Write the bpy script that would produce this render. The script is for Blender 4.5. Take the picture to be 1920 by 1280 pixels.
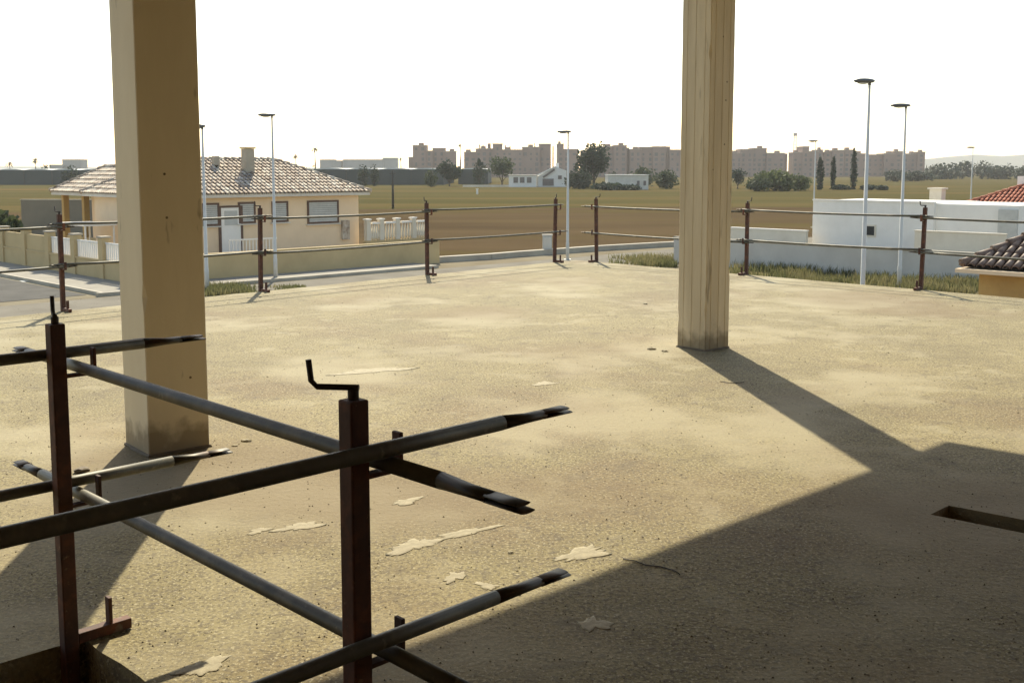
import bpy, bmesh, math, random
from mathutils import Vector, Matrix
from mathutils.geometry import tessellate_polygon
random.seed(7)
for o in list(bpy.data.objects): bpy.data.objects.remove(o)
scn = bpy.context.scene
COL = scn.collection
R = math.radians

# ------------------------------------------------------------------ camera, sky, sun, exposure
FPX, PCY, HZN, EYE = 2000.0, 530.0, 318.0, 4.7      # focal (px of a 1920 wide frame), principal row, horizon row, eye height
SLAB = 3.2                                          # top of the concrete floor
PITCH = math.atan((PCY - HZN) / FPX)
cd = bpy.data.cameras.new('camera'); cam = bpy.data.objects.new('camera', cd); COL.objects.link(cam)
cam.location = (0, 0, EYE); cam.rotation_euler = (R(90) - PITCH, 0, 0)
cd.sensor_width = 36; cd.lens = FPX / 1920 * 36; cd.shift_y = -(640 - PCY) / 1920
cd.clip_start = 0.05; cd.clip_end = 9000
scn.camera = cam

SUN_AZ, SUN_EL = R(-6.0), R(41)
w = bpy.data.worlds.new('World'); scn.world = w; w.use_nodes = True
nt = w.node_tree; nt.nodes.clear()
sky = nt.nodes.new('ShaderNodeTexSky'); sky.sky_type = 'NISHITA'; sky.sun_disc = False
sky.sun_elevation = SUN_EL; sky.sun_rotation = SUN_AZ; sky.air_density = 1.0; sky.dust_density = 0.8; sky.ozone_density = 0.6
bg = nt.nodes.new('ShaderNodeBackground'); bg.inputs['Strength'].default_value = 0.145
wo = nt.nodes.new('ShaderNodeOutputWorld')
tint = nt.nodes.new('ShaderNodeMix'); tint.data_type = 'RGBA'; tint.blend_type = 'MULTIPLY'; tint.inputs['Factor'].default_value = 1.0
tint.inputs['B'].default_value = (1.0, 0.915, 0.80, 1)          # the camera's warm white balance, the same over the whole sky
nt.links.new(sky.outputs[0], tint.inputs['A']); nt.links.new(tint.outputs['Result'], bg.inputs['Color']); nt.links.new(bg.outputs[0], wo.inputs['Surface'])
sd = bpy.data.lights.new('sun', 'SUN'); sun = bpy.data.objects.new('sun', sd); COL.objects.link(sun)
sd.energy = 3.7; sd.angle = R(0.55); sd.color = (1.0, 0.91, 0.70)
SDIR = Vector((math.cos(SUN_EL) * math.sin(SUN_AZ), math.cos(SUN_EL) * math.cos(SUN_AZ), math.sin(SUN_EL)))
sun.rotation_euler = (-SDIR).to_track_quat('-Z', 'Y').to_euler(); sun.location = (0, 0, 60)
scn.view_settings.view_transform = 'Standard'; scn.view_settings.look = 'None'
scn.view_settings.exposure = 1.0; scn.view_settings.gamma = 1.0

# ------------------------------------------------------------------ survey helpers: sight lines -> places on a level plane
CP, SP = math.cos(PITCH), math.sin(PITCH)
def ray(px, py):
    x = (px - 960) / FPX; y = (PCY - py) / FPX
    return Vector((x, CP + y * SP, -SP + y * CP))
def G(px, py, z):
    r = ray(px, py); t = (z - EYE) / r.z
    return Vector((r.x * t, r.y * t, z))
def D(px, py, d):
    r = ray(px, py); t = d / r.y
    return Vector((r.x * t, d, EYE + r.z * t))
def az(a): return Vector((math.sin(R(a)), math.cos(R(a)), 0))
U, V = az(45.5), az(135.5)
ZA = Vector((0, 0, 1))

# ------------------------------------------------------------------ materials
MATS = {}
def mat(name, c1, c2=None, scale=3.0, rough=0.8, bump=0.0, bscale=None, metal=0.0, c3=None, s3=0.6, detail=6, spec=0.5, stretch=None, speck=None, p3=(0.50, 0.68)):
    m = bpy.data.materials.new(name); m.use_nodes = True; MATS[name] = m
    n = m.node_tree.nodes; l = m.node_tree.links
    b = n['Principled BSDF']; b.inputs['Roughness'].default_value = rough; b.inputs['Metallic'].default_value = metal
    b.inputs['Specular IOR Level'].default_value = spec
    if c2 is None: c2 = tuple(x * 0.78 for x in c1)
    tc = n.new('ShaderNodeTexCoord'); co = tc.outputs['Object']
    if stretch:
        mp = n.new('ShaderNodeMapping'); mp.inputs['Scale'].default_value = stretch; l.new(co, mp.inputs[0]); co = mp.outputs[0]
    def noise(s, d=detail):
        t = n.new('ShaderNodeTexNoise'); t.inputs['Scale'].default_value = s; t.inputs['Detail'].default_value = d
        t.inputs['Roughness'].default_value = 0.62; l.new(co, t.inputs['Vector']); return t
    t1 = noise(scale); r1 = n.new('ShaderNodeValToRGB')
    r1.color_ramp.elements[0].position = 0.34; r1.color_ramp.elements[0].color = (*c2, 1)
    r1.color_ramp.elements[1].position = 0.66; r1.color_ramp.elements[1].color = (*c1, 1)
    l.new(t1.outputs['Fac'], r1.inputs[0]); out = r1.outputs[0]
    def mix(a, col, fac):
        mx = n.new('ShaderNodeMix'); mx.data_type = 'RGBA'; l.new(fac, mx.inputs['Factor']); l.new(a, mx.inputs['A'])
        mx.inputs['B'].default_value = (*col, 1); return mx.outputs['Result']
    if c3:
        t3 = noise(s3); r3 = n.new('ShaderNodeMapRange'); r3.inputs['From Min'].default_value = p3[0]; r3.inputs['From Max'].default_value = p3[1]
        l.new(t3.outputs['Fac'], r3.inputs[0]); out = mix(out, c3, r3.outputs[0])
    if speck:
        for (sc, lo, hi, col, amt) in speck:
            t4 = noise(sc, 3); r4 = n.new('ShaderNodeMapRange'); r4.inputs['From Min'].default_value = lo; r4.inputs['From Max'].default_value = hi
            r4.inputs['To Max'].default_value = amt; l.new(t4.outputs['Fac'], r4.inputs[0]); out = mix(out, col, r4.outputs[0])
    l.new(out, b.inputs['Base Color'])
    if bump:
        tb = noise(bscale or scale * 6, 8); bp = n.new('ShaderNodeBump'); bp.inputs['Strength'].default_value = 0.5
        bp.inputs['Distance'].default_value = bump; l.new(tb.outputs['Fac'], bp.inputs['Height']); l.new(bp.outputs[0], b.inputs['Normal'])
    return m

mat('slab', (0.285, 0.235, 0.108), (0.195, 0.157, 0.07), scale=1.3, rough=0.85, spec=0.28, bump=0.011, bscale=34, c3=(0.175, 0.12, 0.055), s3=0.5, p3=(0.50, 0.68),
    speck=[(70, 0.50, 0.60, (0.08, 0.062, 0.036), 0.8), (34, 0.54, 0.64, (0.09, 0.069, 0.042), 0.7), (80, 0.56, 0.66, (0.48, 0.42, 0.265), 0.8), (24, 0.68, 0.76, (0.06, 0.045, 0.03), 0.8), (6, 0.56, 0.72, (0.11, 0.085, 0.052), 0.55), (0.7, 0.50, 0.64, (0.335, 0.29, 0.18), 0.75), (2.6, 0.58, 0.72, (0.33, 0.29, 0.185), 0.5), (0.33, 0.54, 0.66, (0.17, 0.12, 0.058), 0.6)])
mat('slab_edge', (0.2, 0.175, 0.125), (0.13, 0.11, 0.08), scale=5, rough=0.9, bump=0.01, bscale=30)
mat('ceiling', (0.25, 0.22, 0.165), (0.20, 0.17, 0.125), scale=2, rough=0.9, bump=0.004)
mat('column', (0.73, 0.64, 0.46), (0.65, 0.56, 0.39), scale=2.2, rough=0.85, bump=0.004, bscale=22, stretch=(1, 1, 0.25),
    speck=[(14, 0.66, 0.74, (0.20, 0.15, 0.09), 0.6)])
mat('column_board', (0.74, 0.63, 0.44), (0.58, 0.48, 0.32), scale=5, rough=0.88, bump=0.005, bscale=24, stretch=(1, 1, 0.14),
    speck=[(11, 0.64, 0.72, (0.20, 0.15, 0.09), 0.6)])
mat('damp', (0.19, 0.15, 0.095), (0.12, 0.09, 0.055), scale=8, rough=0.8, bump=0.004)
mat('mortar', (0.36, 0.305, 0.185), (0.24, 0.20, 0.115), scale=22, rough=0.8, bump=0.006, bscale=50)
mat('grit', (0.22, 0.185, 0.125), (0.09, 0.07, 0.045), scale=2.5, rough=0.9)
mat('rust', (0.115, 0.045, 0.026), (0.055, 0.026, 0.018), scale=9, rough=0.75, bump=0.002, bscale=60, c3=(0.17, 0.06, 0.028), s3=14, speck=[(45, 0.64, 0.72, (0.26, 0.17, 0.09), 0.6), (12, 0.66, 0.74, (0.22, 0.19, 0.14), 0.7)])
mat('rust_dark', (0.05, 0.033, 0.024), (0.028, 0.02, 0.016), scale=14, rough=0.65)
mat('galv', (0.125, 0.118, 0.088), (0.08, 0.075, 0.055), scale=7, rough=0.55, metal=0.15, bump=0.0008, bscale=60, c3=(0.19, 0.165, 0.115), s3=8, speck=[(30, 0.62, 0.72, (0.26, 0.23, 0.17), 0.6)])
mat('galv_end', (0.10, 0.09, 0.066), (0.06, 0.052, 0.037), scale=12, rough=0.55, metal=0.4, c3=(0.10, 0.06, 0.035), s3=9)
mat('dirt', (0.25, 0.215, 0.15), (0.19, 0.16, 0.11), scale=0.25, spec=0.0, rough=1.0, bump=0.02, bscale=2, c3=(0.30, 0.27, 0.20), s3=0.08)
mat('asphalt', (0.13, 0.124, 0.112), (0.10, 0.096, 0.087), scale=0.8, spec=0.05, rough=0.95, bump=0.01, bscale=30)
mat('road_pale', (0.25, 0.23, 0.19), (0.20, 0.182, 0.15), scale=0.6, spec=0.0, rough=1.0, bump=0.01, bscale=20)
mat('pavement', (0.29, 0.265, 0.215), (0.23, 0.205, 0.165), scale=0.7, rough=0.9, bump=0.005)
mat('kerb', (0.42, 0.38, 0.30), (0.33, 0.29, 0.225), scale=1.0, rough=0.85, bump=0.004)
mat('paint', (0.75, 0.75, 0.70), (0.55, 0.55, 0.50), scale=4, rough=0.6)
mat('field', (0.11, 0.079, 0.045), (0.078, 0.056, 0.033), scale=0.06, rough=1.0, spec=0.0, bump=0.10, bscale=0.9, c3=(0.105, 0.085, 0.033), s3=0.02, stretch=(0.5, 1.6, 1))
mat('meadow', (0.102, 0.086, 0.038), (0.078, 0.07, 0.03), scale=0.03, spec=0.0, rough=1.0, bump=0.08, bscale=0.7, c3=(0.14, 0.096, 0.043), s3=0.015, stretch=(0.35, 1.8, 1))
mat('grass', (0.15, 0.142, 0.058), (0.085, 0.095, 0.038), scale=0.5, rough=0.8, c3=(0.25, 0.21, 0.10), s3=0.35)
mat('verge', (0.13, 0.12, 0.05), (0.16, 0.125, 0.065), scale=0.5, rough=1.0, spec=0.0, bump=0.05, bscale=5, c3=(0.20, 0.165, 0.105), s3=0.3)
mat('drab', (0.24, 0.21, 0.155), (0.19, 0.165, 0.12), scale=0.4, rough=0.95)
mat('cream', (0.80, 0.62, 0.415), (0.72, 0.55, 0.365), scale=0.7, rough=0.9, bump=0.004, bscale=25)
mat('cream_wall', (0.55, 0.42, 0.22), (0.45, 0.34, 0.175), scale=0.5, rough=0.92, bump=0.006, bscale=12)
mat('pale', (0.66, 0.62, 0.54), (0.55, 0.51, 0.44), scale=0.8, rough=0.85)
mat('white', (0.82, 0.79, 0.73), (0.74, 0.71, 0.65), scale=0.9, rough=0.8, bump=0.003)
mat('white_cream', (0.72, 0.66, 0.54), (0.60, 0.54, 0.43), scale=0.7, rough=0.85, bump=0.003)
mat('greywall', (0.60, 0.56, 0.49), (0.50, 0.46, 0.40), scale=0.6, rough=0.92, bump=0.006, bscale=10)
mat('ochre', (0.50, 0.33, 0.12), (0.40, 0.25, 0.09), scale=1.5, rough=0.9, bump=0.004)
mat('window_frame', (0.13, 0.075, 0.05), (0.09, 0.05, 0.035), scale=6, rough=0.6)
mat('shutter', (0.50, 0.50, 0.47), (0.42, 0.42, 0.39), scale=3, rough=0.6)
mat('dark_glass', (0.035, 0.04, 0.045), (0.02, 0.025, 0.03), scale=3, rough=0.12)
mat('tile', (0.50, 0.41, 0.31), (0.22, 0.155, 0.11), scale=3.2, rough=0.75, c3=(0.60, 0.54, 0.44), s3=1.8, detail=2)
mat('tile_dark', (0.20, 0.125, 0.085), (0.10, 0.06, 0.042), scale=4, rough=0.62, c3=(0.30, 0.23, 0.17), s3=3)
mat('tile_bed', (0.045, 0.032, 0.024), (0.03, 0.022, 0.016), scale=4, rough=0.95)
mat('tile_red', (0.42, 0.14, 0.075), (0.27, 0.085, 0.05), scale=2.5, rough=0.8)
mat('lamp_pole', (0.62, 0.60, 0.54), (0.52, 0.50, 0.45), scale=2, rough=0.5)
mat('lamp_head', (0.10, 0.105, 0.11), (0.075, 0.08, 0.085), scale=5, rough=0.45)
mat('lamp_glass', (0.45, 0.46, 0.46), (0.40, 0.41, 0.41), scale=5, rough=0.25)
mat('brick', (0.30, 0.18, 0.11), (0.24, 0.14, 0.085), scale=3, rough=0.9)
mat('apartment', (0.33, 0.225, 0.18), (0.27, 0.185, 0.15), scale=0.06, rough=0.9)
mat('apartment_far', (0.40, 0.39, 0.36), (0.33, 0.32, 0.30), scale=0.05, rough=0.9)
mat('opening', (0.19, 0.155, 0.14), (0.13, 0.11, 0.10), scale=0.3, rough=0.5)
mat('net', (0.075, 0.085, 0.078), (0.05, 0.06, 0.055), scale=0.05, rough=0.9)
mat('net_roof', (0.62, 0.62, 0.58), (0.50, 0.50, 0.47), scale=0.05, rough=0.8)
mat('leaf', (0.085, 0.105, 0.042), (0.045, 0.062, 0.028), scale=0.25, rough=0.8)
mat('leaf_dark', (0.050, 0.070, 0.038), (0.028, 0.042, 0.024), scale=0.25, rough=0.8)
mat('leaf_light', (0.13, 0.15, 0.05), (0.08, 0.10, 0.035), scale=0.25, rough=0.8)
mat('bark', (0.13, 0.10, 0.075), (0.08, 0.06, 0.045), scale=2, rough=0.9)
mat('hill', (0.14, 0.15, 0.13), (0.10, 0.11, 0.09), scale=0.004, rough=1.0)
mat('steel', (0.45, 0.35, 0.33), (0.38, 0.30, 0.28), scale=0.2, rough=0.7)
mat('wood_pole', (0.10, 0.085, 0.065), (0.07, 0.06, 0.045), scale=1, rough=0.9)

for nm, amt in (('grass', .5), ('leaf', .35), ('leaf_dark', .3), ('leaf_light', .4)):      # thin leaves let light through
    n_ = MATS[nm].node_tree.nodes; l_ = MATS[nm].node_tree.links; pb = n_['Principled BSDF']; tl = n_.new('ShaderNodeBsdfTranslucent'); mx_ = n_.new('ShaderNodeMixShader')
    l_.new(pb.inputs['Base Color'].links[0].from_socket, tl.inputs['Color']); mx_.inputs[0].default_value = amt
    l_.new(pb.outputs[0], mx_.inputs[1]); l_.new(tl.outputs[0], mx_.inputs[2]); l_.new(mx_.outputs[0], n_['Material Output'].inputs['Surface'])

for nm in ('column', 'column_board'):                # ragged damp stain rising from the foot
    n_ = MATS[nm].node_tree.nodes; l_ = MATS[nm].node_tree.links; pb = n_['Principled BSDF']; src = pb.inputs['Base Color'].links[0].from_socket
    tc_ = n_.new('ShaderNodeTexCoord'); sx = n_.new('ShaderNodeSeparateXYZ'); l_.new(tc_.outputs['Object'], sx.inputs[0])
    nz_ = n_.new('ShaderNodeTexNoise'); nz_.inputs['Scale'].default_value = 9; nz_.inputs['Detail'].default_value = 6; l_.new(tc_.outputs['Object'], nz_.inputs['Vector'])
    ma = n_.new('ShaderNodeMath'); ma.operation = 'MULTIPLY_ADD'; ma.inputs[1].default_value = -.34; l_.new(nz_.outputs['Fac'], ma.inputs[0]); l_.new(sx.outputs['Z'], ma.inputs[2])
    mr = n_.new('ShaderNodeMapRange'); mr.inputs['From Min'].default_value = .0; mr.inputs['From Max'].default_value = -.10; mr.inputs['To Max'].default_value = .72; l_.new(ma.outputs[0], mr.inputs[0])
    mx_ = n_.new('ShaderNodeMix'); mx_.data_type = 'RGBA'; mx_.inputs['B'].default_value = (.20, .15, .085, 1); l_.new(mr.outputs[0], mx_.inputs['Factor']); l_.new(src, mx_.inputs['A']); l_.new(mx_.outputs['Result'], pb.inputs['Base Color'])

# ------------------------------------------------------------------ mesh helpers
class MB:
    def __init__(s): s.v = []; s.f = []; s.sm = []
    def add(s, vs, fs, smooth=False):
        b = len(s.v); s.v += [Vector(q) for q in vs]; s.f += [tuple(i + b for i in q) for q in fs]; s.sm += [smooth] * len(fs); return s
    def box(s, c, size, ax=None):
        c = Vector(c); hx, hy, hz = [q / 2 for q in size]
        X, Y, Z = ax if ax else (Vector((1, 0, 0)), Vector((0, 1, 0)), ZA)
        vs = [c + X * (hx * i) + Y * (hy * j) + Z * (hz * k) for i in (-1, 1) for j in (-1, 1) for k in (-1, 1)]
        return s.add(vs, [(0, 1, 3, 2), (4, 6, 7, 5), (0, 4, 5, 1), (2, 3, 7, 6), (0, 2, 6, 4), (1, 5, 7, 3)])
    def bar(s, a, b, w, h):                       # rectangular bar from a to b
        a, b = Vector(a), Vector(b); X = (b - a).normalized(); Y = ZA.cross(X)
        if Y.length < 1e-4: Y = Vector((0, 1, 0))
        Y.normalize(); Z = X.cross(Y)
        return s.box((a + b) / 2, ((b - a).length, w, h), (X, Y, Z))
    def loft(s, rings, cap=True, smooth=True):
        b = len(s.v); n = len(rings[0])
        for r in rings: s.v += [Vector(q) for q in r]
        for k in range(len(rings) - 1):
            for i in range(n):
                j = (i + 1) % n
                s.f.append((b + k * n + i, b + k * n + j, b + (k + 1) * n + j, b + (k + 1) * n + i)); s.sm.append(smooth)
        if cap:
            s.f.append(tuple(b + i for i in range(n))[::-1]); s.sm.append(False)
            s.f.append(tuple(b + (len(rings) - 1) * n + i for i in range(n))); s.sm.append(False)
        return s
    def tube(s, pts, rad, n=10, cap=True):
        pts = [Vector(p) for p in pts]; rings = []
        if not hasattr(rad, '__len__'): rad = [rad] * len(pts)
        for i, p in enumerate(pts):
            d = (pts[min(i + 1, len(pts) - 1)] - pts[max(i - 1, 0)]).normalized()
            A = d.cross(ZA)
            if A.length < 1e-3: A = Vector((1, 0, 0))
            A.normalize(); B = A.cross(d)
            rings.append([p + (A * math.cos(t) + B * math.sin(t)) * rad[i] for t in [2 * math.pi * k / n for k in range(n)]])
        return s.loft(rings, cap)
    def prism(s, outline, z0, z1, holes=()):
        loops = [[Vector((p[0], p[1], 0)) for p in outline]] + [[Vector((p[0], p[1], 0)) for p in h] for h in holes]
        flat = [p for lp in loops for p in lp]; tris = tessellate_polygon(loops)
        b = len(s.v); n = len(flat)
        s.v += [Vector((p.x, p.y, z1)) for p in flat] + [Vector((p.x, p.y, z0)) for p in flat]
        for t in tris:
            a, c, d = [flat[i] for i in t]
            if (c - a).cross(d - a).z < 0: t = (t[0], t[2], t[1])
            s.f.append((b + t[0], b + t[1], b + t[2])); s.f.append((b + n + t[2], b + n + t[1], b + n + t[0])); s.sm += [False] * 2
        o = 0
        for lp in loops:
            m = len(lp)
            for i in range(m):
                j = (i + 1) % m
                s.f.append((b + o + i, b + n + o + i, b + n + o + j, b + o + j)); s.sm.append(False)
            o += m
        return s
    def build(s, name, m, parent=None, origin=None, fix=True):
        org = Vector(origin) if origin is not None else Vector((0, 0, 0))
        me = bpy.data.meshes.new(name); me.from_pydata([v - org for v in s.v], [], s.f); me.update()
        me.polygons.foreach_set('use_smooth', s.sm)
        if fix:
            bm = bmesh.new(); bm.from_mesh(me); bmesh.ops.recalc_face_normals(bm, faces=bm.faces); bm.to_mesh(me); bm.free()
        me.materials.append(MATS[m]); o = bpy.data.objects.new(name, me); COL.objects.link(o)
        if parent is not None: o.parent = parent
        o.location = org
        return o

def tag(o, label=None, cat=None, group=None, kind=None):
    if label: o['label'] = label
    if cat: o['category'] = cat
    if group: o['group'] = group
    if kind: o['kind'] = kind
    return o
def empty(name, loc, rz=0.0):
    o = bpy.data.objects.new(name, None); COL.objects.link(o); o.location = loc; o.rotation_euler = (0, 0, rz); o.empty_display_size = 0.2
    return o
def inst(o, name, parent, loc, rot=None, scale=None):
    c = bpy.data.objects.new(name, o.data); COL.objects.link(c); c.parent = parent; c.location = loc
    if rot is not None: c.rotation_euler = rot
    if scale is not None: c.scale = scale
    return c
def bevel(o, w=0.004, seg=2):
    md = o.modifiers.new('bevel', 'BEVEL'); md.width = w; md.segments = seg; md.limit_method = 'ANGLE'; return o
def facing(o, d):                                   # z rotation whose local +X points along d
    o.rotation_euler = (0, 0, math.atan2(d.y, d.x)); return o

# ------------------------------------------------------------------ ground, roads, fields
def sheet(name, pts, z, m, kind='structure'):
    b = MB(); v = [Vector((p[0], p[1], z)) for p in pts]; b.add(v, [tuple(range(len(v)))])
    o = b.build(name, m); 
    if o.data.polygons[0].normal.z < 0: o.data.flip_normals()
    return tag(o, kind=kind)
sheet('ground', [(-3200, -400), (3200, -400), (3200, 3600), (-3200, 3600)], 0.0, 'dirt')
GW0 = Vector((-15.0, 42.55, 0))                     # corner of the garden wall
sheet('ploughed_field', [(-3.0, 55.6), (10.4, 66), (24, 76.5), (420, 76.5), (420, 175), (190, 172), (60, 150), (-20, 158), (-80, 140), (-230, 150), (-230, 62), (-36, 74), (-18, 62)], 0.006, 'field')
sheet('meadow', [(-330, 130), (-60, 118), (20, 135), (110, 130), (420, 150), (1100, 1000), (-1100, 1000)], 0.012, 'meadow')
def strip(a, d, n, length, w):                       # quad: start, direction, normal
    a = Vector(a); return [a, a + d * length, a + d * length + n * w, a + n * w]
road_o = GW0 + V * 2.2
sheet('street', strip(GW0 + V * 2.4 - U * 60, U, V, 190, 7.2), 0.008, 'road_pale')
sheet('side_street', strip(GW0 - U * 2.6 + V * 1.2, -V, -U, 160, 8.0), 0.012, 'asphalt')
b = MB()                                             # pavement with kerb round the garden corner
for (a, d, n, ln, wd) in [(GW0 + V * 0.02 - U * 2.3, U, V, 16.5, 1.9), (GW0 - U * 0.02, -V, -U, 60, 2.2)]:
    q = strip(a, d, n, ln, wd); b.prism([(p.x, p.y) for p in q], 0.0, 0.12 if d is U else 0.118)
tag(b.build('pavement', 'pavement'), kind='structure')
b = MB()
b.bar(GW0 + V * 1.99 - U * 2.55 + ZA * .07, GW0 + V * 1.99 + U * 14 + ZA * .07, .14, .14)
b.bar(GW0 - U * 2.29 + V * 1.9 + ZA * .069, GW0 - U * 2.29 - V * 60 + ZA * .069, .14, .14)
tag(b.build('kerb', 'kerb'), kind='structure')
b = MB()                                             # low concrete edging between the street and the field
k = [Vector((-4.0, 53.9, 0)), Vector((-1.2, 56.0, 0)), G(966, 482, 0), G(1118, 470.5, 0), G(1271, 461.5, 0), G(1420, 452, 0)]
for i in range(len(k) - 1): b.bar(k[i] + ZA * (.15 + .001 * i), k[i + 1] + ZA * (.15 + .001 * i), .42, .30)
tag(b.build('field_edging', 'kerb'), 'long pale concrete edging between the street and the ploughed field', 'kerb')
for i, (px, py) in enumerate([(40, 528), (58, 526)]):   # worn white dash on the road
    if i == 0: sheet('road_marking', strip(G(36, 527.5, 0), U, V, 1.4, .5), 0.017, 'paint')

# ------------------------------------------------------------------ the unfinished floor, its openings and the ceiling above
Lp = Vector((-1.385, 3.262, SLAB)); Rp = Vector((-0.308, 2.176, SLAB))
# hole corners: far-left corner near the left post, edge A (along V) runs towards the right post
HC = Lp + U * 0.03 - V * 0.02
hole = [HC, HC + V * 1.78, HC + V * 1.78 - U * 3.4, HC - U * 3.4]
slot0 = Vector((1.964, 4.664, 0)); sv = Vector((0.243, -0.198, 0)).normalized(); su = Vector((-0.133, -0.127, 0))
slot = [slot0, slot0 + sv * 0.95, slot0 + sv * 0.95 + su, slot0 + su]
FARC = Vector((1.06, 17.72, 0))
eL = [Vector((-4.80, 11.26, 0)), FARC]; dL = (FARC - eL[0]).normalized()
eR = Vector((5.13, 13.32, 0)); dR = (eR - FARC).normalized()
out = [FARC, FARC - dL * 22.0]
p2 = FARC + dR * 26.0
out = [FARC, FARC - dL * 22.0, FARC - dL * 22.0 + dR * 26.0, p2]
# uneven cast edge
def ragged(a, c, n, amp):
    r = []
    d = (c - a); nn = Vector((-d.y, d.x, 0)).normalized()
    for i in range(n):
        t = i / n; r.append(a + d * t + nn * random.uniform(-amp, amp) * (0 if i == 0 else 1))
    return r
outline = ragged(out[0], out[1], 70, .018) + [out[1], out[2]] + ragged(out[3], out[0], 70, .018)
hr = []
for i in range(4): hr += ragged(hole[i], hole[(i + 1) % 4], 14, .008)
b = MB(); b.prism([(p.x, p.y) for p in outline], SLAB - .30, SLAB, [[(p.x, p.y) for p in hr], [(p.x, p.y) for p in slot]])
floor = tag(b.build('concrete_floor', 'slab'), kind='structure')
# storey below: unseen walls, set back and added to keep the openings dark
b = MB()
for (a, c) in [(0, 1), (1, 2), (2, 3), (3, 0)]:
    cen = sum(out, Vector()) / 4
    A = out[a] + (cen - out[a]).normalized() * .25; B = out[c] + (cen - out[c]).normalized() * .25
    b.bar(A + ZA * 1.449, B + ZA * 1.449, .2, 2.898)
tag(b.build('shade_wall_below', 'brick'), kind='structure')
b = MB(); b.prism([(p.x, p.y) for p in out], 0.002, 0.03); tag(b.build('floor_below', 'slab_edge'), kind='structure')
# ceiling: its shadow edge on the floor gives its outline
CEIL = SLAB + 3.36
off = Vector((SDIR.x, SDIR.y, 0)) / SDIR.z * (CEIL - SLAB)
s_c = Vector((2.41, 5.80, 0)) + off; dU = az(47); dV = az(132)
cl = [s_c, s_c - dU * 20, s_c - dU * 20 + dV * 17, s_c + dV * 17]
b = MB(); b.prism([(p.x, p.y) for p in cl], CEIL, CEIL + .32)
tag(b.build('ceiling', 'ceiling'), kind='structure')
b = MB()                                             # unseen unplastered brick wall, added behind the viewer to darken the shaded floor
b.bar(s_c - dU * 19 + dV * 7.4 + ZA * (SLAB + 1.675), s_c + dV * 7.4 + ZA * (SLAB + 1.675), .15, 3.34)
b.bar(s_c - dU * 11.2 + dV * 0.6 + ZA * (SLAB + 1.675), s_c - dU * 11.2 + dV * 7.3 + ZA * (SLAB + 1.675), .15, 3.34)
tag(b.build('shade_wall_behind', 'brick'), kind='structure')

# ------------------------------------------------------------------ concrete columns
def column(pxc, pyc, s, label, boards):
    near = G(pxc, pyc, SLAB); a = az(50); c = az(140)    # near corner, faces run along a (to the right-far) and -c
    cen = near + a * (s / 2) - c * (s / 2)
    root = empty('concrete_column', (cen.x, cen.y, SLAB)); root.rotation_euler = (0, 0, math.atan2(a.y, a.x))
    tag(root, label, 'column', 'columns of the unfinished floor')
    rnd = random.Random(pxc)
    n = 40; rings = []
    H = CEIL - SLAB
    for i in range(n + 1):
        z = H * i / n; ch = [0.005 + 0.008 * max(0, rnd.gauss(0, 1)) ** 2 * (rnd.random() < (.22 if boards else .08)) for _ in range(4)]
        h = s / 2; ring = []
        for q, (sx, sy) in enumerate([(1, 1), (-1, 1), (-1, -1), (1, -1)]):
            cc = min(ch[q], .02); e = rnd.uniform(-.0006, .0006)
            A = Vector((sx * (h + e), sy * (h + e - cc), z)); B = Vector((sx * (h + e - cc), sy * (h + e), z))
            ring += [A, B] if sx * sy > 0 else [B, A]
        rings.append(ring)
    rings[0] = [Vector((p.x, p.y, 0)) for p in rings[0]]
    MB().loft(rings, smooth=False).build('shaft', 'column_board' if boards else 'column', root)
    # grout collar left by the formwork at the foot
    cr = []
    for z, g in [(0.001, .012), (.008, .008), (.014, .002)]:
        ring = []
        for q in range(24):
            t = 2 * math.pi * q / 24; dx, dy = math.cos(t), math.sin(t); m = (s / 2) / max(abs(dx), abs(dy))
            m += g * (0.6 + .8 * rnd.random()); ring.append(Vector((dx * m, dy * m, z)))
        cr.append(ring)
    MB().loft(cr, smooth=False).build('grout_collar', 'damp', root)
    if boards:                                        # fins where the formwork boards met
        for k in (-.3, .02, .31):
            MB().box((-h - .001, k * s, H / 2), (.0025, .005, H - .02)).build('board_seam', 'column_board', root)
            MB().box((k * s, -h - .001, H / 2), (.005, .0025, H - .02)).build('board_seam', 'column_board', root)
    for _ in range(5):                                # tie holes
        z = rnd.uniform(.3, 2.6); k = rnd.uniform(-.35, .35) * s
        MB().tube([(k, -h + .004, z), (k, -h - .0015, z)], .007, 8).build('tie_plug', 'damp', root)
    return root
column(280, 857, .335, 'left concrete column, smooth and close to the near guardrail', False)
column(1322, 659, .305, 'right concrete column with vertical board marks and chipped edges', True)

# ------------------------------------------------------------------ guardrail posts and rails
TZ = 1.03
def post_parts():
    """local frame: origin on the floor at its edge, +X over the slab; returns list of (name, MB, material, parent index)"""
    P = []
    P.append(('tube', MB().box((-.026, 0, (TZ - .36) / 2), (.046, .046, TZ + .36)), 'rust', None))
    P.append(('screw', MB().tube([(-.026, 0, TZ), (-.026, 0, TZ + .022)], .012, 10), 'rust_dark', None))
    P.append(('upper_jaw', MB().box((.085, 0, .020), (.174, .036, .034)), 'rust', None))
    P.append(('peg', MB().box((.105, 0, .08), (.012, .03, .086)), 'rust', None))
    P.append(('lower_jaw', MB().box((.06, 0, -.322), (.124, .036, .036)), 'rust', None))
    for z in (.863, .450):
        P.append(('clip_arm', MB().box((.045, 0, z), (.094, .028, .010)), 'rust', None))
        P.append(('clip_upright', MB().box((.088, 0, z + .043), (.010, .028, .074)), 'rust', len(P) - 1))
    return P
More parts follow.
